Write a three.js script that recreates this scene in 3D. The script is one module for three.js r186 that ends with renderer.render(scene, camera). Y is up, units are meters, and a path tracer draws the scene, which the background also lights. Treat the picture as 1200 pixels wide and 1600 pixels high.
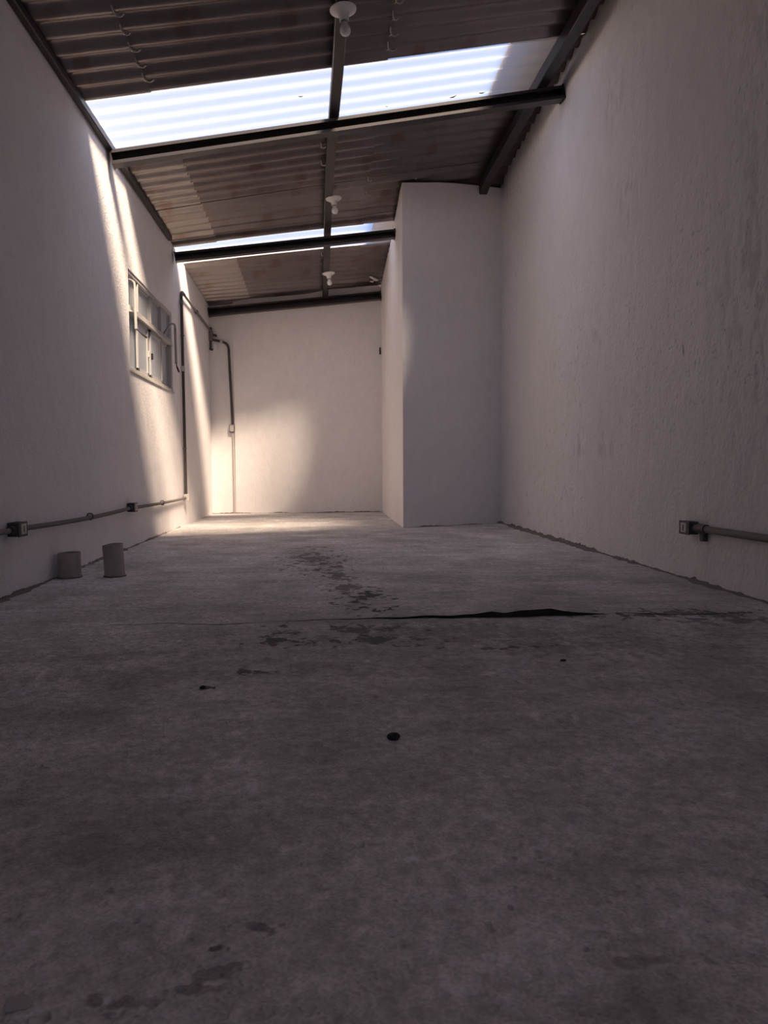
import * as THREE from 'three';
import { mergeGeometries } from 'three/addons/utils/BufferGeometryUtils.js';
import { RoundedBoxGeometry } from 'three/addons/geometries/RoundedBoxGeometry.js';

// ------------------------------------------------------------------ camera, sky, sun, exposure
const scene = new THREE.Scene();
const FOCAL = 1150;                                   // pixels, for a 1200 x 1600 frame
const camera = new THREE.PerspectiveCamera(2 * Math.atan(800 / FOCAL) * 180 / Math.PI, 0.75, 0.05, 200);
camera.position.set(0, 0.65, 0);
{
  // the phone points a little to the right of the room's axis and slightly down, with a small roll
  const d = new THREE.Vector3(-97, 67, -FOCAL).normalize(), r = 0.6 * Math.PI / 180;
  const u0 = new THREE.Vector3(-Math.sin(r), Math.cos(r), 0);
  const u = u0.addScaledVector(d, -u0.dot(d)).normalize(), rt = new THREE.Vector3().crossVectors(d, u);
  const m = new THREE.Matrix4().set(rt.x, rt.y, rt.z, 0, u.x, u.y, u.z, 0, -d.x, -d.y, -d.z, 0, 0, 0, 0, 1);
  camera.quaternion.setFromRotationMatrix(m);
}
{
  const W = 8, H = 64, a = new Float32Array(W * H * 4);
  const mix = (p, q, t) => p + (q - p) * t, hor = [0.50, 0.70, 1.0], zen = [0.15, 0.37, 1.0], low = [0.30, 0.28, 0.26];
  for (let j = 0; j < H; j++) for (let i = 0; i < W; i++) {
    const up = ((j + 0.5) / H - 0.5) * Math.PI, t = Math.pow(Math.max(0, Math.sin(up)), 0.6);
    for (let c = 0; c < 3; c++) a[(j * W + i) * 4 + c] = up > 0 ? mix(hor[c], zen[c], t) : low[c];
    a[(j * W + i) * 4 + 3] = 1;
  }
  const sky = new THREE.DataTexture(a, W, H, THREE.RGBAFormat, THREE.FloatType);
  sky.mapping = THREE.EquirectangularReflectionMapping; sky.magFilter = THREE.LinearFilter; sky.needsUpdate = true;
  scene.background = sky;
}
scene.backgroundIntensity = 0.19;
const sun = new THREE.DirectionalLight(new THREE.Color().setRGB(1.0, 0.80, 0.60), 3.8);
sun.position.set(0.65 * 20, 1.5 * 20, 1.0 * 20 - 6); sun.target.position.set(0, 0, -6);
sun.castShadow = true; sun.shadow.radius = 32; sun.shadow.mapSize.set(4096, 4096); sun.shadow.bias = -0.0005;
Object.assign(sun.shadow.camera, { left: -9, right: 9, top: 11, bottom: -11, near: 5, far: 60 });
scene.add(sun, sun.target);
const renderer = new THREE.WebGLRenderer({ antialias: true });
renderer.toneMapping = THREE.LinearToneMapping;
renderer.toneMappingExposure = 6.0;
renderer.shadowMap.enabled = true; renderer.shadowMap.type = THREE.PCFSoftShadowMap;

// ------------------------------------------------------------------ helpers
const V = (x, y, d) => new THREE.Vector3(x, y, -d);   // d: metres away from the camera along the room
const clamp = (x, a = 0, b = 1) => Math.min(b, Math.max(a, x));
const lerp = (a, b, t) => a + (b - a) * t;
const smooth = (a, b, x) => { const t = clamp((x - a) / (b - a)); return t * t * (3 - 2 * t); };
let seed = 12345;
const rnd = () => { seed = (seed * 1664525 + 1013904223) >>> 0; return seed / 4294967296; };
const table = (pts) => (x) => {
  if (x <= pts[0][0]) return pts[0][1];
  for (let i = 1; i < pts.length; i++) if (x <= pts[i][0]) return lerp(pts[i - 1][1], pts[i][1], (x - pts[i - 1][0]) / (pts[i][0] - pts[i - 1][0]));
  return pts[pts.length - 1][1];
};
const hash = (x, y, s) => { let h = (Math.imul(x, 374761393) + Math.imul(y, 668265263) + Math.imul(s, 974711)) | 0; h = Math.imul(h ^ (h >>> 13), 1274126177); return ((h ^ (h >>> 16)) >>> 0) / 4294967296; };
function vnoise(x, y, s, px = 0, py = 0) {            // value noise; px, py: period in cells (0: none)
  const ix = Math.floor(x), iy = Math.floor(y), fx = x - ix, fy = y - iy, u = fx * fx * (3 - 2 * fx), v = fy * fy * (3 - 2 * fy);
  const w = (k, p) => p ? ((k % p) + p) % p : k, x0 = w(ix, px), x1 = w(ix + 1, px), y0 = w(iy, py), y1 = w(iy + 1, py);
  return lerp(lerp(hash(x0, y0, s), hash(x1, y0, s), u), lerp(hash(x0, y1, s), hash(x1, y1, s), u), v);
}
function fbm(x, y, s, oct, px = 0, py = 0) {
  let a = 0, k = 0.5, n = 0;
  for (let i = 0; i < oct; i++) { a += k * vnoise(x, y, s + i, px, py); n += k; k *= 0.5; x *= 2; y *= 2; px *= 2; py *= 2; }
  return a / n;
}
const s2 = (c) => Math.round(255 * clamp(c <= 0.0031308 ? c * 12.92 : 1.055 * Math.pow(c, 1 / 2.4) - 0.055));
const LUT = Uint8Array.from({ length: 4096 }, (_, i) => s2(i / 4095));
const enc = (c) => LUT[clamp(Math.round(c * 4095), 0, 4095)];
// fn(u, v, out) -> out[0..2] linear colour, out[3] height 0..1
function bake(w, h, fn, repeat) {
  const col = new Uint8Array(w * h * 4), bmp = new Uint8Array(w * h * 4), o = [0, 0, 0, 0];
  for (let j = 0; j < h; j++) for (let i = 0; i < w; i++) {
    fn((i + 0.5) / w, (j + 0.5) / h, o);
    const k = (j * w + i) * 4;
    col[k] = enc(o[0]); col[k + 1] = enc(o[1]); col[k + 2] = enc(o[2]); col[k + 3] = 255;
    bmp[k] = bmp[k + 1] = bmp[k + 2] = clamp(Math.round(o[3] * 255), 0, 255); bmp[k + 3] = 255;
  }
  const tex = (a, cs) => {
    const t = new THREE.DataTexture(a, w, h, THREE.RGBAFormat);
    t.magFilter = THREE.LinearFilter; t.minFilter = THREE.LinearMipmapLinearFilter; t.generateMipmaps = true; t.anisotropy = 8;
    if (cs) t.colorSpace = cs;
    t.wrapS = t.wrapT = repeat ? THREE.RepeatWrapping : THREE.ClampToEdgeWrapping;
    if (repeat) t.repeat.set(1 / repeat[0], 1 / repeat[1]);
    t.needsUpdate = true; return t;
  };
  return [tex(col, THREE.SRGBColorSpace), tex(bmp)];
}
const lin = (r, g, b) => new THREE.Color().setRGB(r, g, b);
const std = (name, color, roughness, extra = {}) => Object.assign(new THREE.MeshStandardMaterial({ color, roughness, ...extra }), { name });
const phys = (name, p) => Object.assign(new THREE.MeshPhysicalMaterial(p), { name });

const taken = {};
function numbered(name) { const n = taken[name] = (taken[name] ?? -1) + 1; return n ? name + '_' + String(n).padStart(3, '0') : name; }
function shadows(m) { m.castShadow = m.receiveShadow = true; return m; }
function part(name, geometry, material, parent) {
  const m = shadows(new THREE.Mesh(geometry, material)); m.name = name; parent.add(m); return m;
}
function thing(name, label, category, group, at) {
  const g = new THREE.Group(); g.name = numbered(name); scene.add(g);
  if (at) g.position.copy(at);
  g.userData = { label, category }; if (group) g.userData.group = group;
  return g;
}
function single(name, geometry, material, label, category, group) {
  const m = part(numbered(name), geometry, material, scene);
  m.userData = { label, category }; if (group) m.userData.group = group;
  return m;
}
function structure(name, label, geometry, material) {
  const o = geometry ? shadows(new THREE.Mesh(geometry, material)) : new THREE.Group();
  o.name = name; o.userData = { kind: 'structure', label, category: name.split('_')[0] }; scene.add(o); return o;
}
// box given by its limits; uv in metres on every face
function box(x0, x1, y0, y1, d0, d1) {
  const g = new THREE.BoxGeometry(x1 - x0, y1 - y0, d1 - d0).translate((x0 + x1) / 2, (y0 + y1) / 2, -(d0 + d1) / 2);
  return metreUV(g);
}
function metreUV(g) {
  const p = g.attributes.position, n = g.attributes.normal, uv = new Float32Array(p.count * 2);
  for (let i = 0; i < p.count; i++) {
    const ax = Math.abs(n.getX(i)), ay = Math.abs(n.getY(i)), az = Math.abs(n.getZ(i));
    uv[2 * i] = ax > ay && ax > az ? p.getZ(i) : p.getX(i);
    uv[2 * i + 1] = ay > ax && ay > az ? p.getZ(i) : p.getY(i);
  }
  g.setAttribute('uv', new THREE.BufferAttribute(uv, 2)); return g;
}
function rbox(w, h, l, r, at, seg = 2) { return new RoundedBoxGeometry(w, h, l, seg, r).translate(at.x, at.y, at.z); }
function tube(points, radius, seg, closed = false) {
  const c = new THREE.CatmullRomCurve3(points, closed, 'centripetal');
  return new THREE.TubeGeometry(c, seg ?? Math.max(8, points.length * 6), radius, 12, closed);
}
// straight pipes with rounded elbows through the given corner points
function pipePath(points, bend, radius, seg = 90) {
  const path = new THREE.CurvePath();
  let from = points[0];
  for (let i = 1; i < points.length - 1; i++) {
    const p = points[i], a = p.clone().addScaledVector(points[i - 1].clone().sub(p).normalize(), bend), b = p.clone().addScaledVector(points[i + 1].clone().sub(p).normalize(), bend);
    path.add(new THREE.LineCurve3(from, a)); path.add(new THREE.QuadraticBezierCurve3(a, p, b)); from = b;
  }
  path.add(new THREE.LineCurve3(from, points[points.length - 1]));
  return new THREE.TubeGeometry(path, seg, radius, 12, false);
}
function rod(a, b, r0, r1 = r0, sides = 14) {
  const l = a.distanceTo(b), g = new THREE.CylinderGeometry(r1, r0, l, sides);
  g.applyQuaternion(new THREE.Quaternion().setFromUnitVectors(new THREE.Vector3(0, 1, 0), b.clone().sub(a).normalize()));
  return g.translate((a.x + b.x) / 2, (a.y + b.y) / 2, (a.z + b.z) / 2);
}
// bar of rectangular section w x h swept along points on its top centre line; corners chamfered by c
function bar(points, w, h, c = 0.006) {
  const P = [], N = points.length, idx = [];
  const sec = [[-w / 2 + c, 0], [w / 2 - c, 0], [w / 2, -c], [w / 2, -h + c], [w / 2 - c, -h], [-w / 2 + c, -h], [-w / 2, -h + c], [-w / 2, -c]];
  const ring = points.map((p, i) => {
    const t = points[Math.min(N - 1, i + 1)].clone().sub(points[Math.max(0, i - 1)]).normalize();
    const side = new THREE.Vector3().crossVectors(t, new THREE.Vector3(0, 1, 0)).normalize(), up = new THREE.Vector3().crossVectors(side, t);
    return sec.map(([a, b]) => p.clone().addScaledVector(side, a).addScaledVector(up, b));
  });
  const tri = (a, b, c2) => P.push(a, b, c2);
  for (let i = 0; i < N - 1; i++) for (let k = 0; k < 8; k++) {
    const a = ring[i][k], b = ring[i][(k + 1) % 8], c2 = ring[i + 1][(k + 1) % 8], d = ring[i + 1][k];
    tri(a, b, c2); tri(a, c2, d);
  }
  for (const [r, flip] of [[ring[0], true], [ring[N - 1], false]]) for (let k = 1; k < 7; k++) flip ? tri(r[0], r[k + 1], r[k]) : tri(r[0], r[k], r[k + 1]);
  const g = new THREE.BufferGeometry().setFromPoints(P); g.computeVertexNormals();
  return metreUV(g);
}

// lipped channel (open towards the viewer) along a -> b, given on its top centre line
function channel(a, b, w, h, lip, t) {
  const pts = [[-w / 2, 0], [w / 2, 0], [w / 2, -h], [-w / 2, -h], [-w / 2, -h + lip], [-w / 2 + t, -h + lip], [-w / 2 + t, -h + t], [w / 2 - t, -h + t], [w / 2 - t, -t], [-w / 2 + t, -t], [-w / 2 + t, -lip], [-w / 2, -lip]];
  const g = new THREE.ExtrudeGeometry(new THREE.Shape(pts.map(([x, y]) => new THREE.Vector2(x, y))), { depth: a.distanceTo(b), bevelEnabled: false });
  const dir = b.clone().sub(a).normalize(), side = new THREE.Vector3().crossVectors(new THREE.Vector3(0, 1, 0), dir).normalize(), up = new THREE.Vector3().crossVectors(dir, side);
  g.applyMatrix4(new THREE.Matrix4().makeBasis(side, up, dir).setPosition(a));
  return metreUV(g);
}
// ------------------------------------------------------------------ the room's measures
const XL = -1.62, XR = 2.115, BACK = 11.05, REAR = -2.2;
const yLeft = table([[8.2, 3.15], [9.2, 3.08], [11.1, 3.03]]), slope = table([[6.3, 0.243], [8.3, 0.22], [9.4, 0.17], [11.1, 0.124]]);
const roofY = (x, d) => yLeft(d) + slope(d) * (x - XL);          // lower side of the roofing
const SKEW = 0.147, WAVE = 0.1789, ROW = WAVE * 6, Z0 = 5.31, AMP = 0.0205;
const skewed = (x, z) => z + SKEW * (x - XL);

// ------------------------------------------------------------------ surface materials
const [plasterMap, plasterBump] = bake(1024, 1024, (u, v, o) => {
  const a = fbm(u * 4, v * 4, 11, 4, 4, 4), b = fbm(u * 40, v * 24, 31, 4, 40, 24), c = vnoise(u * 300, v * 220, 51, 300, 220), k = 0.88 * (0.94 + 0.10 * a) * (0.965 + 0.07 * b);
  const pit = 0.5 * smooth(0.72, 0.9, fbm(u * 120, v * 80, 61, 2, 120, 80)) * smooth(0.5, 0.7, a);
  o[0] = k * (1 - 0.14 * pit); o[1] = k * 0.96 * (1 - 0.15 * pit); o[2] = k * 0.97 * (1 - 0.15 * pit);
  o[3] = 0.25 * a + 0.45 * b + 0.22 * c - 0.3 * pit + 0.1;
}, [2.5, 2.5]);
const plaster = std('painted plaster', 0xffffff, 0.9, { map: plasterMap, bumpMap: plasterBump, bumpScale: 0.009 });

// the right wall: rougher render, scraped and stained; its texture covers the whole wall once
const rw = { z0: -2.3, z1: 11.2, y0: 0, y1: 5.4 };
const scuffs = [[5.44, 0.85, 0.10, 0.22], [5.93, 0.80, 0.05, 0.20], [5.25, 0.78, 0.06, 0.1], [5.0, 2.5, 0.16, 0.2], [4.3, 1.2, 0.03, 0.24], [5.3, 3.3, 0.2, 0.22], [3.4, 1.5, 0.5, 0.9], [3.2, 2.6, 0.5, 1.2], [5.6, 1.75, 0.10, 0.12], [5.5, 1.62, 0.05, 0.2]];
const [rightMap, rightBump] = bake(2048, 1024, (u, v, o) => {
  const d = lerp(rw.z0, rw.z1, u), y = lerp(rw.y0, rw.y1, v);
  const a = fbm(d * 1.1, y * 0.7, 71, 5), b = fbm(d * 14, y * 7, 81, 4), c = vnoise(d * 90, y * 60, 91);
  let s = 0;
  for (const [sd, sy, rd, ry] of scuffs) { const q = ((d - sd) / rd) ** 2 + ((y - sy) / ry) ** 2; if (q < 4) s = Math.max(s, Math.exp(-q * 1.2) * smooth(0.42, 0.72, fbm(d * 22, y * 9, 101, 3)) ); }
  const pit = smooth(0.66, 0.86, fbm(d * 46, y * 30, 111, 3)) * smooth(0.38, 0.62, a);
  const chip = Math.max(0, 1 - Math.hypot((d - 4.19 - (y - 1.335) * 0.25) / 0.012, (y - 1.335) / 0.045) ** 2);
  const k = 0.85 * (0.92 + 0.14 * a) * (0.96 + 0.08 * b) * (1 - 0.22 * s) * (1 - 0.2 * pit) * (1 - 0.6 * chip);
  o[0] = k; o[1] = k * 0.96; o[2] = k * 0.965; o[3] = 0.2 * a + 0.5 * b + 0.25 * c - 0.35 * pit - 0.3 * s - 0.5 * chip + 0.15;
});
const rightPlaster = std('scraped painted render', 0xffffff, 0.92, { map: rightMap, bumpMap: rightBump, bumpScale: 0.014 });

// ------------------------------------------------------------------ floor: two concrete slabs meeting at a rough joint
const jointWobble = (x) => 3.12 + 0.05 * (fbm(x * 2.3 + 9, 1, 7, 3) - 0.5) * 2 + 0.03 * (vnoise(x * 9, 3, 8) - 0.5);
const stepH = table([[-0.8, 0], [-0.7, 0.0015], [-0.35, 0.0015], [-0.2, 0], [0.0, 0.001], [0.2, 0.003], [0.3, 0.008], [0.56, 0.011], [0.66, 0.015], [0.73, 0.026], [0.79, 0.018], [0.86, 0.028], [1.0, 0.031], [1.06, 0.019], [1.2, 0.006], [1.28, 0], [1.38, 0.003], [1.6, 0.002], [2.0, 0]]);
// dark damp patches and scars: x, distance, radius across, radius along, strength
const marks = [
  [-0.07, 5.35, 0.10, 0.30, 0.8], [0.03, 4.95, 0.09, 0.22, 0.85], [0.09, 4.4, 0.05, 0.25, 0.75], [0.14, 4.0, 0.05, 0.2, 0.8], [0.20, 3.65, 0.06, 0.16, 1],
  [0.14, 2.93, 0.10, 0.05, 0.8], [0.20, 2.76, 0.10, 0.045, 0.8], [-0.196, 2.79, 0.045, 0.05, 0.9], [-0.239, 2.36, 0.03, 0.02, 0.9], [-0.17, 3.03, 0.03, 0.03, 0.9],
  [1.6, 3.12, 0.18, 0.06, 0.8], [1.75, 2.98, 0.14, 0.07, 0.7], [1.45, 3.12, 0.08, 0.02, 0.9], [0.64, 2.585, 0.10, 0.02, 0.8], [0.9, 2.6, 0.3, 0.1, 0.35], [0.5, 2.85, 0.5, 0.12, 0.3],
  [-0.23, 0.882, 0.04, 0.008, 0.5], [-0.18, 0.900, 0.025, 0.008, 0.5], [-0.145, 0.93, 0.018, 0.010, 0.5], [-0.10, 1.02, 0.014, 0.008, 0.6], [-0.15, 0.98, 0.012, 0.008, 0.8],
  [-0.36, 2.2, 0.012, 0.012, 1], [0.80, 2.386, 0.01, 0.012, 1], [-1.0, 2.62, 0.5, 0.06, 0.25], [-0.6, 2.35, 0.5, 0.05, 0.25], [0.35, 0.93, 0.03, 0.01, 0.5], [0.42, 0.9, 0.05, 0.012, 0.45],
];
function concrete(x, d, o) {
  const big = fbm(x * 0.9 + 3, d * 0.7, 201, 4), mid = fbm(x * 5, d * 4, 211, 4), fine = fbm(x * 55, d * 55, 221, 3), grit = vnoise(x * 260, d * 260, 231);
  const trowel = fbm(x * 3.2, d * 17, 241, 4);
  let k = 0.62 * (0.78 + 0.44 * big) * (0.68 + 0.64 * mid) * (0.70 + 0.60 * fine) * (0.82 + 0.36 * grit) * (0.80 + 0.40 * trowel), m = 0;
  const rag = fbm(x * 26, d * 20, 251, 3), rag2 = fbm(x * 90, d * 90, 261, 2);
  for (const [mx, md, rx, rd, st] of marks) {
    const q = ((x - mx) / rx) ** 2 + ((d - md) / rd) ** 2;
    if (q < 9) m = Math.max(m, st * smooth(0.18, 0.40, Math.exp(-q * 0.55) * 0.5 + (rag - 0.5) * 1.25 + (rag2 - 0.5) * 0.45));
  }
  const pit = smooth(0.74, 0.90, fbm(x * 48, d * 30, 271, 3)) * smooth(0.42, 0.6, mid) * 0.8, light = smooth(0.72, 0.9, fbm(x * 20, d * 11, 281, 3)) * 0.30;
  const dj = Math.abs(d - jointWobble(x)), j = (1 - smooth(0.0, 0.012, dj)) * smooth(0.35, 0.6, fbm(x * 6, 4, 291, 2)) * (x > -0.9 && x < 1.8 ? 1 : 0);
  k *= (1 - 0.80 * m) * (1 - 0.35 * pit) * (1 + light) * (1 - 0.5 * j);
  o[0] = k; o[1] = k * (0.92 + 0.03 * big); o[2] = k * (0.885 + 0.05 * mid);
  o[3] = 0.55 + 0.35 * (mid - 0.5) + 0.32 * (fine - 0.5) + 0.12 * (grit - 0.5) + 0.25 * (trowel - 0.5) - 0.3 * pit - 0.3 * m - 0.3 * j;
}
function slabMaterial(name, d0, d1, w, h) {
  const [map, bump] = bake(w, h, (u, v, o) => concrete(lerp(XL - 0.02, XR + 0.02, u), lerp(d0, d1, v), o));
  return std(name, 0xffffff, 0.88, { map, bumpMap: bump, bumpScale: 0.022 });
}
function slabGeometry(nx, nd, dOf, height, uvOf) {
  const pos = [], uv = [], idx = [];
  for (let j = 0; j <= nd; j++) for (let i = 0; i <= nx; i++) {
    const x = lerp(XL - 0.02, XR + 0.02, i / nx), d = dOf(j / nd, x);
    pos.push(x, height(x, d, j), -d); uv.push(i / nx, uvOf(d));
  }
  for (let j = 0; j < nd; j++) for (let i = 0; i < nx; i++) { const a = j * (nx + 1) + i, b = a + nx + 1; idx.push(a, a + 1, b + 1, a, b + 1, b); }
  const g = new THREE.BufferGeometry();
  g.setAttribute('position', new THREE.Float32BufferAttribute(pos, 3)); g.setAttribute('uv', new THREE.Float32BufferAttribute(uv, 2)); g.setIndex(idx); g.computeVertexNormals();
  return g;
}
const floorWave = (x, d) => 0.010 * (fbm(x * 1.3, d * 1.1, 301, 3) - 0.5) + 0.003 * (fbm(x * 9, d * 9, 311, 2) - 0.5);
const floor = structure('floor', 'bare stained concrete floor with a rough joint across it');
part('subfloor', box(XL - 0.3, XR + 0.3, -0.3, -0.06, REAR - 0.3, BACK + 0.3), std('packed earth', lin(0.08, 0.065, 0.055), 1), floor);
part('concrete_slab', slabGeometry(150, 150, (t, x) => lerp(REAR - 0.1, jointWobble(x), Math.pow(t, 0.9)), (x, d) => floorWave(x, d), (d) => (d - 0.3) / 3.1), slabMaterial('concrete near slab', 0.3, 3.4, 2048, 2048), floor)
  .userData.label = 'nearer concrete slab';
part('concrete_slab', slabGeometry(220, 200, (t, x) => lerp(jointWobble(x), BACK + 0.05, t * t * 0.6 + t * 0.4), (x, d) => {
  return floorWave(x, d) + stepH(x) * Math.exp(-(d - jointWobble(x)) / 0.55);
}, (d) => (d - 3.0) / 8.2), slabMaterial('concrete far slab', 3.0, 11.2, 2048, 2048), floor).userData.label = 'further concrete slab with a raised broken edge';

{
  // the undercut broken face of the further slab, gap shade painted in as dark colour
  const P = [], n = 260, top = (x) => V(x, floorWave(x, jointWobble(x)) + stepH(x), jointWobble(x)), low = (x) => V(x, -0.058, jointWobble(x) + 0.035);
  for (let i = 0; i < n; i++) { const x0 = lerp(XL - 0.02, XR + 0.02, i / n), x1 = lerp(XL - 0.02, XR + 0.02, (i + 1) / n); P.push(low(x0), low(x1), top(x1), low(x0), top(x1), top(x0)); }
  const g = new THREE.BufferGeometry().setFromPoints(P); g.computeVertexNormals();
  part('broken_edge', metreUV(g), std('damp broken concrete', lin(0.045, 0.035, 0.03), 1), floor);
}
// ------------------------------------------------------------------ walls
const mortar = std('mortar', lin(0.5, 0.46, 0.43), 0.95);
const WIN = { d0: 6.50, d1: 8.31, y0: 1.505, y1: 2.36 };
{
  // left wall: profile in (distance, height), with the window opening, extruded across its thickness
  const wl = structure('wall_left', 'long plastered left wall with a high steel window');
  const prof = (d0, d1, extra, hole) => {
    const s = new THREE.Shape(); s.moveTo(d0, -0.1); s.lineTo(d1, -0.1);
    for (let i = 0; i <= 24; i++) { const d = lerp(d1, d0, i / 24); s.lineTo(d, yLeft(d) + extra); }
    if (hole) { const h = new THREE.Path(); h.moveTo(hole.d0, hole.y0); h.lineTo(hole.d0, hole.y1); h.lineTo(hole.d1, hole.y1); h.lineTo(hole.d1, hole.y0); h.closePath(); s.holes.push(h); }
    return s;
  };
  const slab = (x0, x1, d0, d1, extra, hole) => {
    const g = new THREE.ExtrudeGeometry(prof(d0, d1, extra, hole), { depth: x1 - x0, bevelEnabled: false });
    g.applyMatrix4(new THREE.Matrix4().set(0, 0, 1, x0, 0, 1, 0, 0, -1, 0, 0, 0, 0, 0, 0, 1));
    return metreUV(g);
  };
  part('plaster_face', slab(XL - 0.08, XL, REAR - 0.15, BACK + 0.2, 0.006, WIN), plaster, wl);
  part('block_core', slab(XL - 0.19, XL - 0.08, REAR - 0.15, BACK + 0.2, 0.16, WIN), plaster, wl);
}
{
  const g = box(XR, XR + 0.18, -0.1, 4.75, REAR - 0.15, BACK + 0.2), uv = g.attributes.uv, p = g.attributes.position;
  for (let i = 0; i < p.count; i++) uv.setXY(i, (-p.getZ(i) - rw.z0) / (rw.z1 - rw.z0), (p.getY(i) - rw.y0) / (rw.y1 - rw.y0));
  structure('wall_right', 'tall roughly rendered right wall with scrapes', g, rightPlaster);
}
{
  const wb = structure('wall_back', 'plain plastered wall at the far end');
  part('plaster_face', box(-1.275, XR, -0.1, 3.75, BACK, BACK + 0.2), plaster, wb);
  structure('wall_corner', 'set-back strip of far wall in the left corner', box(XL - 0.2, -1.275, -0.1, 3.5, BACK + 0.03, BACK + 0.2), plaster);
}
{
  // behind the viewer: an opening added for fill light, under a slab blocking the sun
  const wr = structure('wall_rear', 'wall behind the viewer with an opening added for fill light');
  const y0 = -0.1, g0 = 1.1, g1 = 2.0, gt = 3.0;
  part('plaster_face', box(XL - 0.2, g0, y0, 5.3, REAR - 0.2, REAR), plaster, wr);
  part('plaster_face', box(g1, XR + 0.2, y0, 5.3, REAR - 0.2, REAR), plaster, wr);
  part('plaster_face', box(g0, g1, gt, 5.3, REAR - 0.2, REAR), plaster, wr);
  part('sun_block_slab', box(XL - 0.2, XR + 1.6, 3.3, 3.42, REAR - 2.7, REAR - 0.2), plaster, wr);
  part('forecourt', box(-6, 6, -0.3, -0.06, REAR - 12, REAR - 0.2), mortar, wr);
}
{
  // the closed-off corner room: a solid mass with a slanting front
  const wi = structure('wall_inner', 'pale plastered block closing off the far right corner');
  const c = [[0.885, 8.02], [XR + 0.02, 8.60], [XR + 0.02, BACK + 0.02], [0.90, BACK + 0.02]], P = [], top = (x, d) => roofY(x, d) - 0.005;
  const q = (a, b, cc, d) => P.push(a, b, cc, a, cc, d);
  for (let i = 0; i < 4; i++) {
    const [x0, d0] = c[i], [x1, d1] = c[(i + 1) % 4], N = 12;
    for (let k = 0; k < N; k++) {
      const xa = lerp(x0, x1, k / N), da = lerp(d0, d1, k / N), xb = lerp(x0, x1, (k + 1) / N), db = lerp(d0, d1, (k + 1) / N);
      q(V(xa, -0.1, da), V(xb, -0.1, db), V(xb, top(xb, db), db), V(xa, top(xa, da), da));
    }
  }
  q(V(c[0][0], top(...c[0]), c[0][1]), V(c[1][0], top(...c[1]), c[1][1]), V(c[2][0], top(...c[2]), c[2][1]), V(c[3][0], top(...c[3]), c[3][1]));
  const g = new THREE.BufferGeometry().setFromPoints(P); g.computeVertexNormals();
  part('plaster_face', metreUV(g), plaster, wi);
  // cover slabs added above the sheets to shade the skylight ends, open at the lower edge
  const fl = structure('trim_1', 'cover slabs added along the right walls to shade the skylight ends');
  const shadeCover = (x0, x1, d0, d1, gap) => {
    const P = [], n = 24, at = (x, d, up) => V(x, roofY(x, d) + AMP * 2 + 0.03 + gap * (x1 - x) / (x1 - x0) + up, d), q = (a, b, c2, e) => P.push(a, b, c2, a, c2, e);
    for (let i = 0; i < n; i++) {
      const a = lerp(d0, d1, i / n), b = lerp(d0, d1, (i + 1) / n);
      q(at(x0, a, 0), at(x0, b, 0), at(x1, b, 0), at(x1, a, 0)); q(at(x0, a, 0.03), at(x1, a, 0.03), at(x1, b, 0.03), at(x0, b, 0.03)); q(at(x0, a, 0), at(x0, a, 0.03), at(x0, b, 0.03), at(x0, b, 0));
    }
    const g = new THREE.BufferGeometry().setFromPoints(P); g.computeVertexNormals();
    part('shade_slab', metreUV(g), mortar, fl);
  };
  shadeCover(1.59, XR, -2, 8.6, 0.16); shadeCover(0.66, 0.93, 8.3, BACK, 0.12);
  part('shade_wall', bar([V(0.99, roofY(0.99, 8.2) + 0.62, 8.2), V(0.99, roofY(0.99, 9.4) + 0.62, 9.4), V(0.99, 3.95, BACK + 0.1)], 0.14, 0.56, 0.004), plaster, wi);  // unseen upstand added above the roof to shade the far skylight end
}
{
  // the narrow passage outside the window, its ground, and a roof added to dim it
  structure('wall_neighbour', 'rendered wall across the narrow passage outside the window', box(-2.75, -2.6, -0.3, 4.3, 2, 14), plaster);
  structure('ceiling_sun_block', 'unseen roof added over the passage outside to block sun', box(-2.75, XL - 0.19, 2.75, 2.9, 2, 14), plaster);
  structure('ground_outside', 'cement ground of the passage outside', box(-2.6, XL - 0.19, -0.3, -0.1, 2, 14), std('cement', lin(0.25, 0.24, 0.22), 0.95));
}

// ------------------------------------------------------------------ roof of corrugated sheets
const [zincMap, zincBump] = bake(512, 512, (u, v, o) => {
  const a = fbm(u * 3, v * 6, 401, 5, 3, 6), b = fbm(u * 24, v * 40, 411, 3, 24, 40), r = smooth(0.55, 0.75, fbm(u * 7, v * 5, 421, 4, 7, 5));
  const k = 0.75 + 0.35 * a + 0.12 * b;
  o[0] = 0.62 * k * (1 - 0.15 * r); o[1] = 0.62 * k * (1 - 0.28 * r); o[2] = 0.62 * k * (1 - 0.35 * r); o[3] = 0.5 * a + 0.3 * b;
}, [1.3, 1.3]);
const zincs = [[0.36, 0.31, 0.31], [0.32, 0.28, 0.28], [0.40, 0.355, 0.355], [0.60, 0.545, 0.53]].map(([r, g, b], i) => std('weathered sheet ' + i, lin(r, g, b), i === 3 ? 0.34 : 0.36, { map: zincMap, bumpMap: zincBump, bumpScale: 0.002, metalness: 0.8 }));
const fibreglass = phys('translucent fibreglass', { color: lin(0.93, 0.92, 0.90), roughness: 0.47, transmission: 0.88, thickness: 0, ior: 1.45, specularIntensity: 0.4, side: THREE.DoubleSide });
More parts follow.
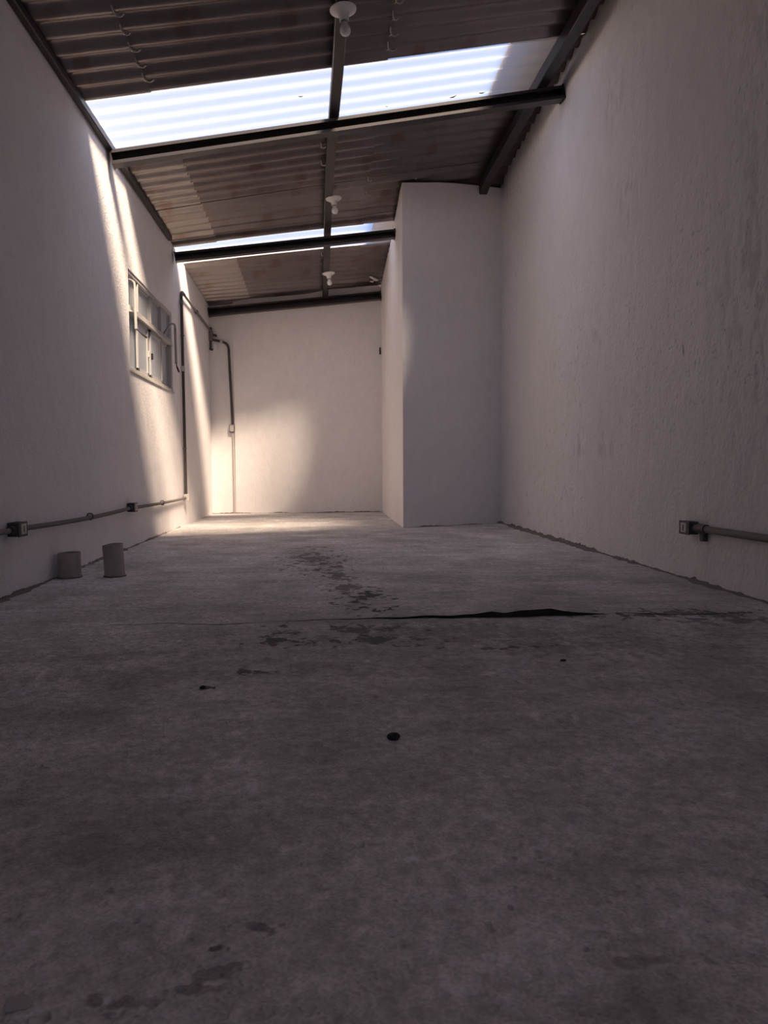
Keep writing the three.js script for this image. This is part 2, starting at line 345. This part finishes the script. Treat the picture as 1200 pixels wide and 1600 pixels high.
function sheetGeometry(x0, x1, za, zb, off, thick, nx, waves) {
  // za, zb: distance of the two long edges at the left wall (they run skewed); a number above 90 means "end at the back wall"
  const nz = Math.round(waves * 10), layers = thick ? [0, thick] : [0], pos = [], uv = [], idx = [];
  const at = (i, j, up) => {
    const x = lerp(x0, x1, i / nx), s = skewed(x, za), e = zb > 90 ? BACK + 0.12 : skewed(x, zb), d = lerp(s, e, j / nz);
    const y = roofY(x, d) + AMP + off - AMP * Math.cos(2 * Math.PI * (d - skewed(x, Z0)) / WAVE) + up;
    pos.push(x, y, -d); uv.push(x, d);
  };
  for (const up of layers) {
    const b0 = pos.length / 3;
    for (let j = 0; j <= nz; j++) for (let i = 0; i <= nx; i++) at(i, j, up);
    for (let j = 0; j < nz; j++) for (let i = 0; i < nx; i++) {
      const a = b0 + j * (nx + 1) + i, b = a + nx + 1;
      if (up || !thick) idx.push(a, a + 1, b + 1, a, b + 1, b); else idx.push(a, b + 1, a + 1, a, b, b + 1);
    }
  }
  const g = new THREE.BufferGeometry();
  const finish = () => { g.setAttribute('position', new THREE.Float32BufferAttribute(pos, 3)); g.setAttribute('uv', new THREE.Float32BufferAttribute(uv, 2)); g.setIndex(idx); g.computeVertexNormals(); return g; };
  if (thick) {                                        // close the rim
    const rim = (list) => { const b = pos.length / 3; for (const [i, j] of list) { at(i, j, 0); at(i, j, thick); } for (let k = 0; k < list.length - 1; k++) { const a = b + 2 * k; idx.push(a, a + 1, a + 3, a, a + 3, a + 2); } };
    const J = Array.from({ length: nz + 1 }, (_, j) => j), I = Array.from({ length: nx + 1 }, (_, i) => i);
    rim(J.map((j) => [0, j])); rim(J.map((j) => [nx, j])); rim(I.map((i) => [i, 0])); rim(I.map((i) => [i, nz]));
  }
  return finish();
}
const ceiling = structure('ceiling', 'sloping roof of dark corrugated sheets with two translucent strips');
const strips = [];
for (let k = -7; k <= 5; k++) {
  let za = Z0 + ROW * k, zb = za + ROW + 0.055, right = XR + 0.02, tail = 0;
  if (k === 0 || k === 3) {
    const g = sheetGeometry(XL - 0.09, k === 3 ? 0.93 : 1.93, za, k === 3 ? 9.20 : zb, 0.010, 0, 24, k === 3 ? 3.6 : 6);
    part('translucent_sheet', g, fibreglass, ceiling).userData.label = k ? 'narrow far translucent sheet' : 'wide near translucent sheet';
    if (!k) part('flashing', sheetGeometry(1.90, right, za, zb, 0.006, 0.004, 2, 6), zincs[1], ceiling);
    continue;
  }
  if (k === 4) za = 9.16;
  if (k === 4) zb = 10.27; if (k === 5) { za = 10.22; zb = 99; }
  const lap = k >= 4 ? -1.04 : -1.19, cols = [[XL - 0.09, lap + 0.03, 0, 4], [lap - 0.03, 0.52, 0.008, 8], [0.46, k >= 4 ? 0.93 : right, 0.016, k >= 4 ? 3 : 8]];
  cols.forEach(([x0, x1, off, nx], c) => {
    const m = c === 0 && k >= 1 ? zincs[3] : zincs[Math.abs(k * 2 + c) % 3];
    part('roof_sheet', sheetGeometry(x0, x1, za, zb, off + (((k % 2) + 2) % 2) * 0.004, 0.004, nx, Math.min(6, zb > 90 ? 5 : 6)), m, ceiling);
  });
}

// ------------------------------------------------------------------ steel rafters and purlins
const steel = std('dark painted steel', lin(0.024, 0.019, 0.021), 0.38, { metalness: 0.0 });
function rafter(label, a, b, w, h, plugs) {
  const t = thing('steel_rafter', label, 'beam', 'roof rafters');
  part('channel', channel(a, b, w, h, 0.024, 0.005), steel, t);
  const dir = b.clone().sub(a).normalize();
  for (const [p, s] of [[a, 1], [b, -1]]) part('end_plate', bar([p.clone().addScaledVector(dir, -s * 0.002), p.clone().addScaledVector(dir, s * 0.010)].map((q) => q.add(new THREE.Vector3(0, 0.008, 0))), w + 0.016, h + 0.016, 0.003), steel, t);
  return t;
}
rafter('dark steel rafter below the wide near skylight', V(XL + 0.012, 3.098, 5.99), V(XR - 0.03, 3.921, 6.40), 0.10, 0.105);
rafter('dark steel rafter crossing under the narrow far skylight', V(XL + 0.012, 3.045, 8.47), V(0.876, 3.460, 8.82), 0.09, 0.095);
rafter('dark steel rafter along the top of the far wall', V(XL + 0.006, 2.978, BACK - 0.07), V(0.882, 3.252, BACK - 0.07), 0.10, 0.112);
{
  const along = (xs, ds, drop = 0) => ds.map((d) => { const x = xs(d); return V(x, roofY(x, d) - drop, d); });
  const ds = [-2.1, 0, 2, 4, 5.5, 6.3, 7.3, 8.2, 8.8, 9.4, 10.2, BACK - 0.01];
  const c = thing('steel_purlin', 'dark steel purlin down the middle of the roof carrying the lamps', 'beam', 'roof purlins');
  part('tube', bar(along(table([[4, 0.165], [5.2, 0.151], [6.8, 0.109], [8.5, 0.094], [10.9, 0.075]]), ds), 0.082, 0.085), steel, c);
  const r = thing('steel_purlin', 'dark steel purlin close to the right wall', 'beam', 'roof purlins');
  part('tube', bar(along(table([[5.2, 1.93], [6.3, 1.91], [8.3, 1.86]]), ds.filter((d) => d < 8.3).concat([8.46])), 0.09, 0.115), steel, r);
  const l = thing('steel_purlin', 'thin dark steel purlin on top of the left wall', 'beam', 'roof purlins');
  part('tube', bar(along(() => XL + 0.024, ds.filter((d) => d < 8.5)), 0.045, 0.055), steel, l);
}


// ------------------------------------------------------------------ steel window in the left wall
const whitePaint = std('old white paint', lin(0.50, 0.48, 0.47), 0.55);
const darkMetal = std('dark metal', lin(0.03, 0.026, 0.025), 0.45, { metalness: 0.3 });
const wbox = (x0, x1, y0, y1, d0, d1, r = 0.004) => new RoundedBoxGeometry(x1 - x0, y1 - y0, d1 - d0, 2, r).translate((x0 + x1) / 2, (y0 + y1) / 2, -(d0 + d1) / 2);
{
  const w = structure('window_1', 'high steel window with two rows of panes in the left wall');
  const { d0, d1, y0, y1 } = WIN, xa = XL - 0.075, xb = XL - 0.008, T = 0.034, yt = 2.035;
  const glass = phys('ribbed grey glass', { color: lin(0.80, 0.84, 0.90), roughness: 0.42, transmission: 0.75, thickness: 0, ior: 1.5, side: THREE.DoubleSide });
  part('frame', mergeGeometries([wbox(xa, xb, y0, y0 + T, d0, d1), wbox(xa, xb, y1 - T, y1, d0, d1), wbox(xa, xb, y0 + T, y1 - T, d0, d0 + T), wbox(xa, xb, y0 + T, y1 - T, d1 - T, d1)]), whitePaint, w);
  part('sill', wbox(xb - 0.01, XL + 0.012, y0 - 0.018, y0 + 0.004, d0 - 0.02, d1 + 0.02), mortar, w);
  const tr = part('transom', wbox(xa, xb + 0.006, yt - 0.026, yt + 0.026, d0 + T, d1 - T), whitePaint, w);
  part('drip_rail', wbox(xb, xb + 0.022, yt - 0.034, yt - 0.020, d0 + T, d1 - T, 0.003), whitePaint, tr);
  const upper = [d0 + T, 6.89, 7.40, 7.85, d1 - T], lower = [d0 + T, 6.98, 7.34, 7.83, d1 - T];
  upper.forEach((d, i) => { if (i && i < 4) part('mullion', wbox(xa + 0.01, xb - 0.004, yt + 0.026, y1 - T, d - 0.014, d + 0.014), whitePaint, w); });
  for (let i = 0; i < 4; i++) {
    const a = upper[i] + (i ? 0.014 : 0), b = upper[i + 1] - (i < 3 ? 0.014 : 0), lo = yt + 0.026, hi = y1 - T, xm = xa + 0.03;
    const sash = part('top_sash', mergeGeometries([wbox(xm - 0.01, xm + 0.012, lo, lo + 0.016, a, b, 0.003), wbox(xm - 0.01, xm + 0.012, hi - 0.016, hi, a, b, 0.003), wbox(xm - 0.01, xm + 0.012, lo, hi, a, a + 0.016, 0.003), wbox(xm - 0.01, xm + 0.012, lo, hi, b - 0.016, b, 0.003)]), whitePaint, w);
    part('pane', box(xm - 0.002, xm + 0.002, lo + 0.014, hi - 0.014, a + 0.014, b - 0.014), glass, sash);
  }
  for (let i = 0; i < 4; i++) {
    // the two inner sashes slide on a nearer track and stand a little open
    const slide = i === 1 || i === 2, sh = i === 1 ? -0.09 : i === 2 ? 0.05 : 0, a = lower[i] + sh - (slide ? 0.02 : 0), b = lower[i + 1] + sh + (slide ? 0.02 : 0), lo = y0 + T, hi = yt - 0.026, xm = slide ? xa + 0.045 : xa + 0.018, t = slide ? 0.036 : 0.024;
    const sash = part(slide ? 'sliding_sash' : 'fixed_sash', mergeGeometries([wbox(xm - 0.010, xm + 0.010, lo, lo + t, a, b, 0.003), wbox(xm - 0.010, xm + 0.010, hi - t, hi, a, b, 0.003), wbox(xm - 0.010, xm + 0.010, lo, hi, a, a + t, 0.003), wbox(xm - 0.010, xm + 0.010, lo, hi, b - t, b, 0.003)]), whitePaint, w);
    part('pane', box(xm - 0.002, xm + 0.002, lo + t - 0.002, hi - t + 0.002, a + t - 0.002, b - t + 0.002), glass, sash);
    if (slide) part('latch', wbox(xm + 0.010, xm + 0.028, 1.72, 1.78, i === 1 ? b - 0.032 : a + 0.006, i === 1 ? b - 0.008 : a + 0.030), i === 2 ? darkMetal : whitePaint, sash);
  }
  // the two push arms of the tilting top sashes, hanging into the room
  const left = part('push_arm', mergeGeometries([tube([V(XL - 0.05, 2.30, 6.62), V(XL - 0.01, 2.285, 6.60), V(XL + 0.035, 2.25, 6.56), V(XL + 0.042, 2.18, 6.545)], 0.010, 24), rod(V(XL + 0.042, 2.19, 6.545), V(XL + 0.040, 1.86, 6.56), 0.013)]), whitePaint, w);
  part('lever', mergeGeometries([rod(V(XL + 0.042, 1.865, 6.555), V(XL + 0.085, 1.825, 6.565), 0.006), rod(V(XL + 0.085, 1.825, 6.565), V(XL + 0.13, 1.79, 6.575), 0.009, 0.010)]), darkMetal, left);
  const right = part('push_arm', mergeGeometries([tube([V(XL - 0.03, 2.06, 7.98), V(XL + 0.01, 2.12, 7.99), V(XL + 0.05, 2.185, 8.03), V(XL + 0.075, 2.19, 8.08), V(XL + 0.078, 2.15, 8.10)], 0.011, 30), rod(V(XL + 0.078, 2.16, 8.10), V(XL + 0.072, 1.79, 8.14), 0.013)]), std('grey paint', lin(0.36, 0.33, 0.31), 0.6), w);
  part('lever', mergeGeometries([rod(V(XL + 0.074, 1.795, 8.13), V(XL + 0.095, 1.745, 8.06), 0.006), rod(V(XL + 0.095, 1.745, 8.06), V(XL + 0.125, 1.685, 8.0), 0.009, 0.010)]), darkMetal, right);
}

// ------------------------------------------------------------------ ceiling lamps (switched off)
const plastic = std('white plastic', lin(0.84, 0.82, 0.82), 0.4), opal = std('opal bulb', lin(0.88, 0.87, 0.86), 0.3);
function lamp(label, x, d) {
  const t = thing('ceiling_lamp', label, 'lamp', 'bare bulbs on the middle purlin', V(x, roofY(x, d) - 0.085, d));
  t.rotation.z = 0.10;
  const L = (pts) => new THREE.LatheGeometry(pts.map(([r, y]) => new THREE.Vector2(r, y)), 40);
  part('ceiling_plate', L([[0.0001, 0], [0.080, 0], [0.084, -0.004], [0.083, -0.009], [0.066, -0.020], [0.046, -0.030], [0.034, -0.040], [0.030, -0.055], [0.029, -0.072], [0.026, -0.075], [0.0001, -0.075]]), plastic, t);
  part('socket', L([[0.0001, -0.074], [0.0245, -0.074], [0.0245, -0.082], [0.020, -0.084], [0.0001, -0.084]]), std('grey socket', lin(0.30, 0.28, 0.28), 0.6), t);
  part('bulb', L([[0.0001, -0.083], [0.017, -0.083], [0.019, -0.094], [0.025, -0.104], [0.0315, -0.116], [0.034, -0.128], [0.032, -0.141], [0.025, -0.153], [0.014, -0.160], [0.0001, -0.162]]), opal, t);
}
lamp('white ceiling lamp with a bare bulb nearest the viewer, before the wide skylight', 0.160, 4.74);
lamp('white ceiling lamp with a bare bulb between the two skylights', 0.150, 7.85);
lamp('small white ceiling lamp with a bare bulb nearest the far wall', 0.115, 9.95);

// ------------------------------------------------------------------ electrical conduit and boxes
const conduitDark = std('dark grey conduit', lin(0.075, 0.062, 0.06), 0.5), conduitGrey = std('grey conduit', lin(0.17, 0.15, 0.145), 0.55), conduitDusty = std('plaster-smeared conduit', lin(0.20, 0.175, 0.165), 0.85);
const conduitPainted = std('painted conduit', lin(0.6, 0.55, 0.52), 0.75), boxGrey = std('dark box', lin(0.06, 0.052, 0.052), 0.5), plateLight = std('pale cover plate', lin(0.55, 0.52, 0.51), 0.45);
function outlet(label, at, face, len, hubs, mat = boxGrey) {     // face: the way the cover looks, along x
  const t = thing('outlet_box', label, 'outlet box', 'conduit boxes', at);
  part('body', mergeGeometries([new RoundedBoxGeometry(0.056, 0.074, len, 3, 0.008), ...hubs.map((s) => rod(new THREE.Vector3(0, 0, s * len / 2 - s * 0.004), new THREE.Vector3(0, 0, s * (len / 2 + 0.034)), 0.021))].map((g) => g.index ? g.toNonIndexed() : g)), mat, t);
  const rim = part('cover', new RoundedBoxGeometry(0.008, 0.078, len + 0.004, 2, 0.003).translate(face * 0.030, 0, 0), mat, t);
  part('socket_plate', new RoundedBoxGeometry(0.006, 0.054, len * 0.58, 2, 0.002).translate(face * 0.035, 0, 0), plateLight, rim);
  part('slot', new RoundedBoxGeometry(0.004, 0.034, 0.010, 2, 0.001).translate(face * 0.0375, 0, 0), boxGrey, rim);
  return t;
}
function clip(parent, at, axis) {                                // saddle clip round a pipe
  const g = new THREE.TorusGeometry(0.021, 0.005, 8, 20); if (axis === 'z') {} else if (axis === 'y') g.rotateX(Math.PI / 2); else g.rotateY(Math.PI / 2);
  part('saddle_clip', g.translate(at.x, at.y, at.z), conduitGrey, parent);
}
outlet('dark outlet box on the left wall conduit, nearest the viewer', V(XL + 0.032, 0.347, 3.97), 1, 0.11, [-1, 1]);
outlet('small outlet box on the left wall conduit, below the window', V(XL + 0.032, 0.340, 6.31), 1, 0.11, [-1, 1]);
outlet('dark outlet box ending the conduit on the right wall', V(XR - 0.032, 0.307, 4.02), -1, 0.11, [1]);
{
  const t = thing('electrical_conduit', 'plaster-smeared grey conduit running low along the left wall', 'conduit', 'wall conduits');
  const y = (d) => lerp(0.353, 0.321, (d - 2) / 6.8), run = (a, b, sag) => [0, 0.25, 0.5, 0.75, 1].map((k) => { const d = lerp(a, b, k); return V(XL + 0.029, y(d) - sag * Math.sin(Math.PI * k), d); });
  part('pipe', tube(run(-1.9, 3.88, 0.004), 0.0145, 60), conduitGrey, t); part('pipe', tube(run(4.06, 6.22, 0.012), 0.0145, 60), conduitDusty, t); part('pipe', tube(run(6.40, 8.74, 0.006), 0.0145, 60), conduitDusty, t);
  for (const d of [3.1, 5.2, 7.5]) clip(t, V(XL + 0.029, y(d) - 0.004, d), 'z');
}
{
  const x = XL + 0.029;
  const t = thing('electrical_conduit', 'dark conduit climbing the left wall beyond the window and turning along it', 'conduit', 'wall conduits');
  part('pipe', pipePath([V(x, 0.34, 8.79), V(x, 2.705, 8.755), V(x, 2.700, 8.95)], 0.09, 0.0175, 120), conduitDark, t);
  part('pipe', rod(V(x, 2.70, 8.94), V(x, 2.665, 10.98), 0.0145), conduitGrey, t);
  part('coupling', rod(V(x, 2.60, 8.757), V(x, 2.55, 8.758), 0.0215), conduitGrey, t); part('coupling', rod(V(x, 1.85, 8.767), V(x, 1.79, 8.768), 0.023), conduitPainted, t);
  part('corner_box', new RoundedBoxGeometry(0.062, 0.085, 0.11, 3, 0.01).translate(x + 0.01, 0.325, -8.80), conduitPainted, t);
  for (const y of [0.9, 2.2]) clip(t, V(x, y, 8.775), 'y');
  clip(t, V(x, 2.685, 9.8), 'z');
}
{
  const d = BACK + 0.03 - 0.032;
  const t = thing('electrical_conduit', 'dark conduit crossing the far wall corner and dropping to a switch', 'conduit', 'wall conduits');
  part('junction_box', new RoundedBoxGeometry(0.075, 0.15, 0.07, 3, 0.012).translate(-1.600, 2.60, -(d - 0.01)), conduitGrey, t);
  part('hub', rod(V(-1.60, 2.66, d), V(-1.60, 2.72, d), 0.022), conduitDark, t); part('hub', rod(V(-1.60, 2.54, d), V(-1.598, 2.40, d), 0.017), conduitDark, t); part('cap', rod(V(-1.605, 2.395, d), V(-1.59, 2.425, d), 0.03), conduitDark, t);
  part('lug', rod(V(-1.57, 2.615, d - 0.01), V(-1.51, 2.60, d - 0.02), 0.016), conduitDark, t);
  part('pipe', pipePath([V(-1.575, 2.545, d), V(-1.345, 2.500, d), V(-1.305, 1.315, d)], 0.10, 0.018, 120), conduitDark, t);
  part('coupling', rod(V(-1.465, 2.524, d), V(-1.425, 2.516, d), 0.0225), conduitPainted, t);
  part('pipe', rod(V(-1.297, 1.185, d + 0.004), V(-1.290, 0.004, d + 0.004), 0.012), conduitPainted, t);
}
{
  const t = thing('switch_box', 'small pale switch box at the foot of the far wall conduit', 'switch', null, V(-1.318, 1.25, BACK + 0.0));
  part('body', new RoundedBoxGeometry(0.075, 0.115, 0.05, 3, 0.008), conduitGrey, t);
  part('cover', new RoundedBoxGeometry(0.058, 0.088, 0.008, 2, 0.003).translate(0.004, 0.006, 0.028), plateLight, t);
}
{
  const t = thing('electrical_conduit', 'thick grey conduit running from the outlet box along the right wall', 'conduit', 'wall conduits');
  part('pipe', rod(V(XR - 0.030, 0.331, -1.9), V(XR - 0.028, 0.309, 3.95), 0.0195, 0.0195, 18), conduitGrey, t);
  part('coupling', rod(V(XR - 0.028, 0.310, 3.84), V(XR - 0.028, 0.3095, 3.93), 0.026), conduitDark, t);
  part('wall_bracket', new RoundedBoxGeometry(0.03, 0.07, 0.035, 2, 0.004).translate(XR - 0.017, 0.275, -3.89), conduitDark, t);
}
single('wall_plate', new RoundedBoxGeometry(0.02, 0.10, 0.03, 2, 0.004).translate(0.878, 2.40, -(BACK - 0.02)), darkMetal, 'small dark plate on the far wall beside the pale block', 'plate');

// ------------------------------------------------------------------ two pipe stubs standing out of the floor
const [clayMap, clayBump] = bake(256, 256, (u, v, o) => {
  const a = fbm(u * 6, v * 4, 501, 4, 6, 4), b = fbm(u * 24, v * 18, 511, 3, 24, 18), k = 0.42 * (0.7 + 0.45 * a + 0.2 * b);
  o[0] = k; o[1] = k * 0.88; o[2] = k * 0.80; o[3] = 0.6 * a + 0.4 * b;
}, [1, 1]);
const pvc = std('dirty cement-smeared pipe', 0xffffff, 0.85, { map: clayMap, bumpMap: clayBump, bumpScale: 0.006 });
function stub(label, x, d, r, h, lean, cut) {
  const g = new THREE.LatheGeometry([[r + 0.003, -0.05], [r + 0.002, 0.01], [r, 0.03], [r, h - 0.004], [r - 0.003, h], [r - 0.006, h], [r - 0.008, h - 0.004], [r - 0.008, -0.05]].map(([a, b]) => new THREE.Vector2(a, b)), 48), p = g.attributes.position;
  for (let i = 0; i < p.count; i++) { const y = p.getY(i), a = Math.atan2(p.getZ(i), p.getX(i)), k = clamp(y / h); p.setY(i, y + k * cut * (Math.cos(a) + 0.25 * Math.sin(3 * a + 1)) * (y > h * 0.5 ? 1 : 0)); p.setX(i, p.getX(i) + lean * y); }
  g.computeVertexNormals();
  const t = thing('pipe_stub', label, 'pipe', null, V(x, 0, d));
  part('pipe', g, pvc, t);
  part('mortar_collar', (() => { const c = new THREE.TorusGeometry(r + 0.002, 0.007, 8, 40).rotateX(Math.PI / 2), q = c.attributes.position; for (let i = 0; i < q.count; i++) q.setY(i, q.getY(i) * (0.5 + 0.5 * hash(i, 3, 4)) + 0.002); c.computeVertexNormals(); return c; })(), std('collar mortar', lin(0.2, 0.175, 0.16), 1), t);
}
stub('short wide pipe stub rising from the floor against the left wall', -1.538, 4.60, 0.067, 0.153, 0.0, 0.002);
stub('taller leaning pipe stub with a broken rim standing off the left wall', -1.272, 4.61, 0.060, 0.200, -0.05, 0.006);

// ------------------------------------------------------------------ crumbs of mortar along the foot of the walls
const rubble = std('crumbled mortar', lin(0.22, 0.19, 0.18), 1);
function ridge(name, label, a, b, nx, nd, size, sd) {
  const P = [], n = Math.round(a.distanceTo(b) * 60), sec = (i) => {
    const p = a.clone().lerp(b, i / n), f = fbm(i * 0.05, sd, 601, 3), k = size * (0.35 + 1.1 * smooth(0.3, 0.75, f)), w = k * (0.9 + 1.6 * vnoise(i * 0.30, sd, 611)), h = k * (0.35 + 0.5 * vnoise(i * 0.42, sd, 621)) * (0.6 + 0.8 * vnoise(i * 0.9, sd, 631));
    return [p.clone().setY(h), p.clone().add(new THREE.Vector3(nx * w * 0.55, 0, -nd * w * 0.55)).setY(h * 0.75), p.clone().add(new THREE.Vector3(nx * w, 0, -nd * w)).setY(-0.006)];
  };
  for (let i = 0; i < n; i++) { const s = sec(i), e = sec(i + 1); for (let k = 0; k < 2; k++) P.push(s[k], s[k + 1], e[k + 1], s[k], e[k + 1], e[k]); }
  const g = new THREE.BufferGeometry().setFromPoints(P); g.computeVertexNormals();
  structure(name, label, metreUV(g), rubble);
}
ridge('trim_2', 'crumbled mortar along the foot of the left wall', V(XL, 0, 2), V(XL, 0, 8.5), 1, 0, 0.014, 1);
ridge('trim_3', 'crumbled mortar along the foot of the right wall', V(XR, 0, 2), V(XR, 0, 8.6), -1, 0, 0.026, 5);
ridge('trim_4', 'crumbled mortar along the foot of the pale block', V(0.885, 0, 8.02), V(XR, 0, 8.60), 0, -1, 0.018, 9);
ridge('trim_5', 'crumbled mortar along the foot of the far wall', V(XL, 0, BACK), V(0.9, 0, BACK), 0, -1, 0.016, 13);

// ------------------------------------------------------------------ crumbs and chips on the floor
function lump(r, flat, sd) {
  const g = new THREE.IcosahedronGeometry(r, 3), p = g.attributes.position;
  for (let i = 0; i < p.count; i++) { const x = p.getX(i), y = p.getY(i), z = p.getZ(i), k = 0.35 + 1.3 * fbm(x / r * 1.6 + 5 + sd, z / r * 1.4 + y / r * 1.1 + 7, 701 + sd, 3); p.setXYZ(i, x * k, y * k * flat, z * k); }
  g.computeVertexNormals(); return g;
}
const soil = std('dark clod', lin(0.05, 0.038, 0.033), 1), lime = std('pale chip', lin(0.5, 0.48, 0.46), 0.9);
const onFloor = (m, x, d, up) => m.position.set(x, floorWave(x, d) + up, -d);
onFloor(single('earth_clod', lump(0.015, 0.6, 1), soil, 'dark crumb of earth alone in the middle of the floor', 'clod'), 0.166, 1.735, 0.006);
onFloor(single('plaster_chip', lump(0.010, 0.35, 2), lime, 'tiny pale chip on the floor beyond the dark crumb', 'chip', 'chips on the floor'), 0.148, 2.067, 0.002);
onFloor(single('plaster_chip', lump(0.014, 0.16, 3), lime, 'flat pale chip in the lower left corner of the floor', 'chip', 'chips on the floor'), -0.376, 0.893, 0.0015);
onFloor(single('plaster_chip', lump(0.007, 0.3, 4), lime, 'tiny pale chip to the right of the dark crumb', 'chip', 'chips on the floor'), 0.84, 1.80, 0.0015);
onFloor(single('earth_clod', lump(0.009, 0.5, 6), soil, 'small dark crumb left of the middle of the floor', 'clod'), -0.361, 2.2, 0.003);
onFloor(single('earth_clod', lump(0.008, 0.5, 7), soil, 'small dark crumb on the right below the dark joint', 'clod'), 0.803, 2.386, 0.003);

// ------------------------------------------------------------------ roof hooks at the sheet laps, leaves on the skylight, sealant
const hookMetal = std('galvanised strap', lin(0.48, 0.44, 0.43), 0.4, { metalness: 0.6 });
function hooks(x, rows, sd) {
  for (const n of rows) {
    const d = skewed(x, Z0) + n * WAVE, y = roofY(x, d), a = 0.7 + 0.5 * hash(n + 40, sd, 1);
    const g = mergeGeometries([tube([V(x, y + 0.012, d - 0.05), V(x + 0.004, y - 0.004, d - 0.02), V(x + 0.010, y - 0.009, d), V(x + 0.004, y - 0.004, d + 0.02), V(x, y + 0.012, d + 0.05)], 0.005, 20), tube([V(x + 0.008, y - 0.008, d), V(x + 0.035 * a, y - 0.014, d + 0.006), V(x + 0.06 * a, y - 0.006, d - 0.012)], 0.006, 12)]);
    part('roof_hook', g, hookMetal, ceiling);
  }
}
hooks(-1.16, [-1, -2, -3, -4, -5], 1); hooks(0.50, [-1, -2, -3, -4], 2); hooks(0.02, [7, 9, 22, 24, 26], 3); hooks(0.5, [12, 14], 4);
const leafMat = std('dry leaf', lin(0.10, 0.07, 0.04), 0.9);
function leaf(label, x, d, len, turn) {
  const s = new THREE.Shape(); s.moveTo(-len / 2, 0); s.quadraticCurveTo(-0.1 * len, 0.3 * len, len / 2, 0.04 * len); s.quadraticCurveTo(0, -0.22 * len, -len / 2, 0);
  const g = new THREE.ExtrudeGeometry(s, { depth: 0.0015, bevelEnabled: false, curveSegments: 8 }).rotateX(Math.PI / 2), p = g.attributes.position;
  for (let i = 0; i < p.count; i++) p.setY(i, p.getY(i) + 1.5 * p.getX(i) ** 2 / len * 0.3);
  g.computeVertexNormals();
  const m = single('dry_leaf', g, leafMat, label, 'leaf', 'dry leaves caught at the wide skylight');
  const n = Math.round((d - skewed(x, Z0)) / WAVE), dd = skewed(x, Z0) + n * WAVE;
  m.position.copy(V(x, roofY(x, dd) + 0.007, dd)); m.rotation.set(0, turn, Math.atan(slope(d)));
}
leaf('small dry leaf on the skylight left of the middle purlin', -0.131, 5.83, 0.05, 0.3);
leaf('small dry leaf on the skylight just right of the middle purlin', 0.577, 6.33, 0.035, 0.1);
leaf('dry leaf at the lower edge of the skylight, between middle and right purlins', 1.154, 6.50, 0.07, -0.2);
leaf('dry leaf at the lower edge of the skylight close to the right purlin', 1.414, 6.56, 0.07, 0.2);
for (let i = 0; i < 5; i++) { const g = lump(0.022 + 0.012 * hash(i, 1, 9), 0.4, i + 10), x = 0.72 + 0.10 * hash(i, 2, 9), d = 10.62 + 0.2 * hash(i, 3, 9); part('sealant_dab', g.translate(x, roofY(x, d) + 0.010, -d), plastic, ceiling); }

renderer.render(scene, camera);
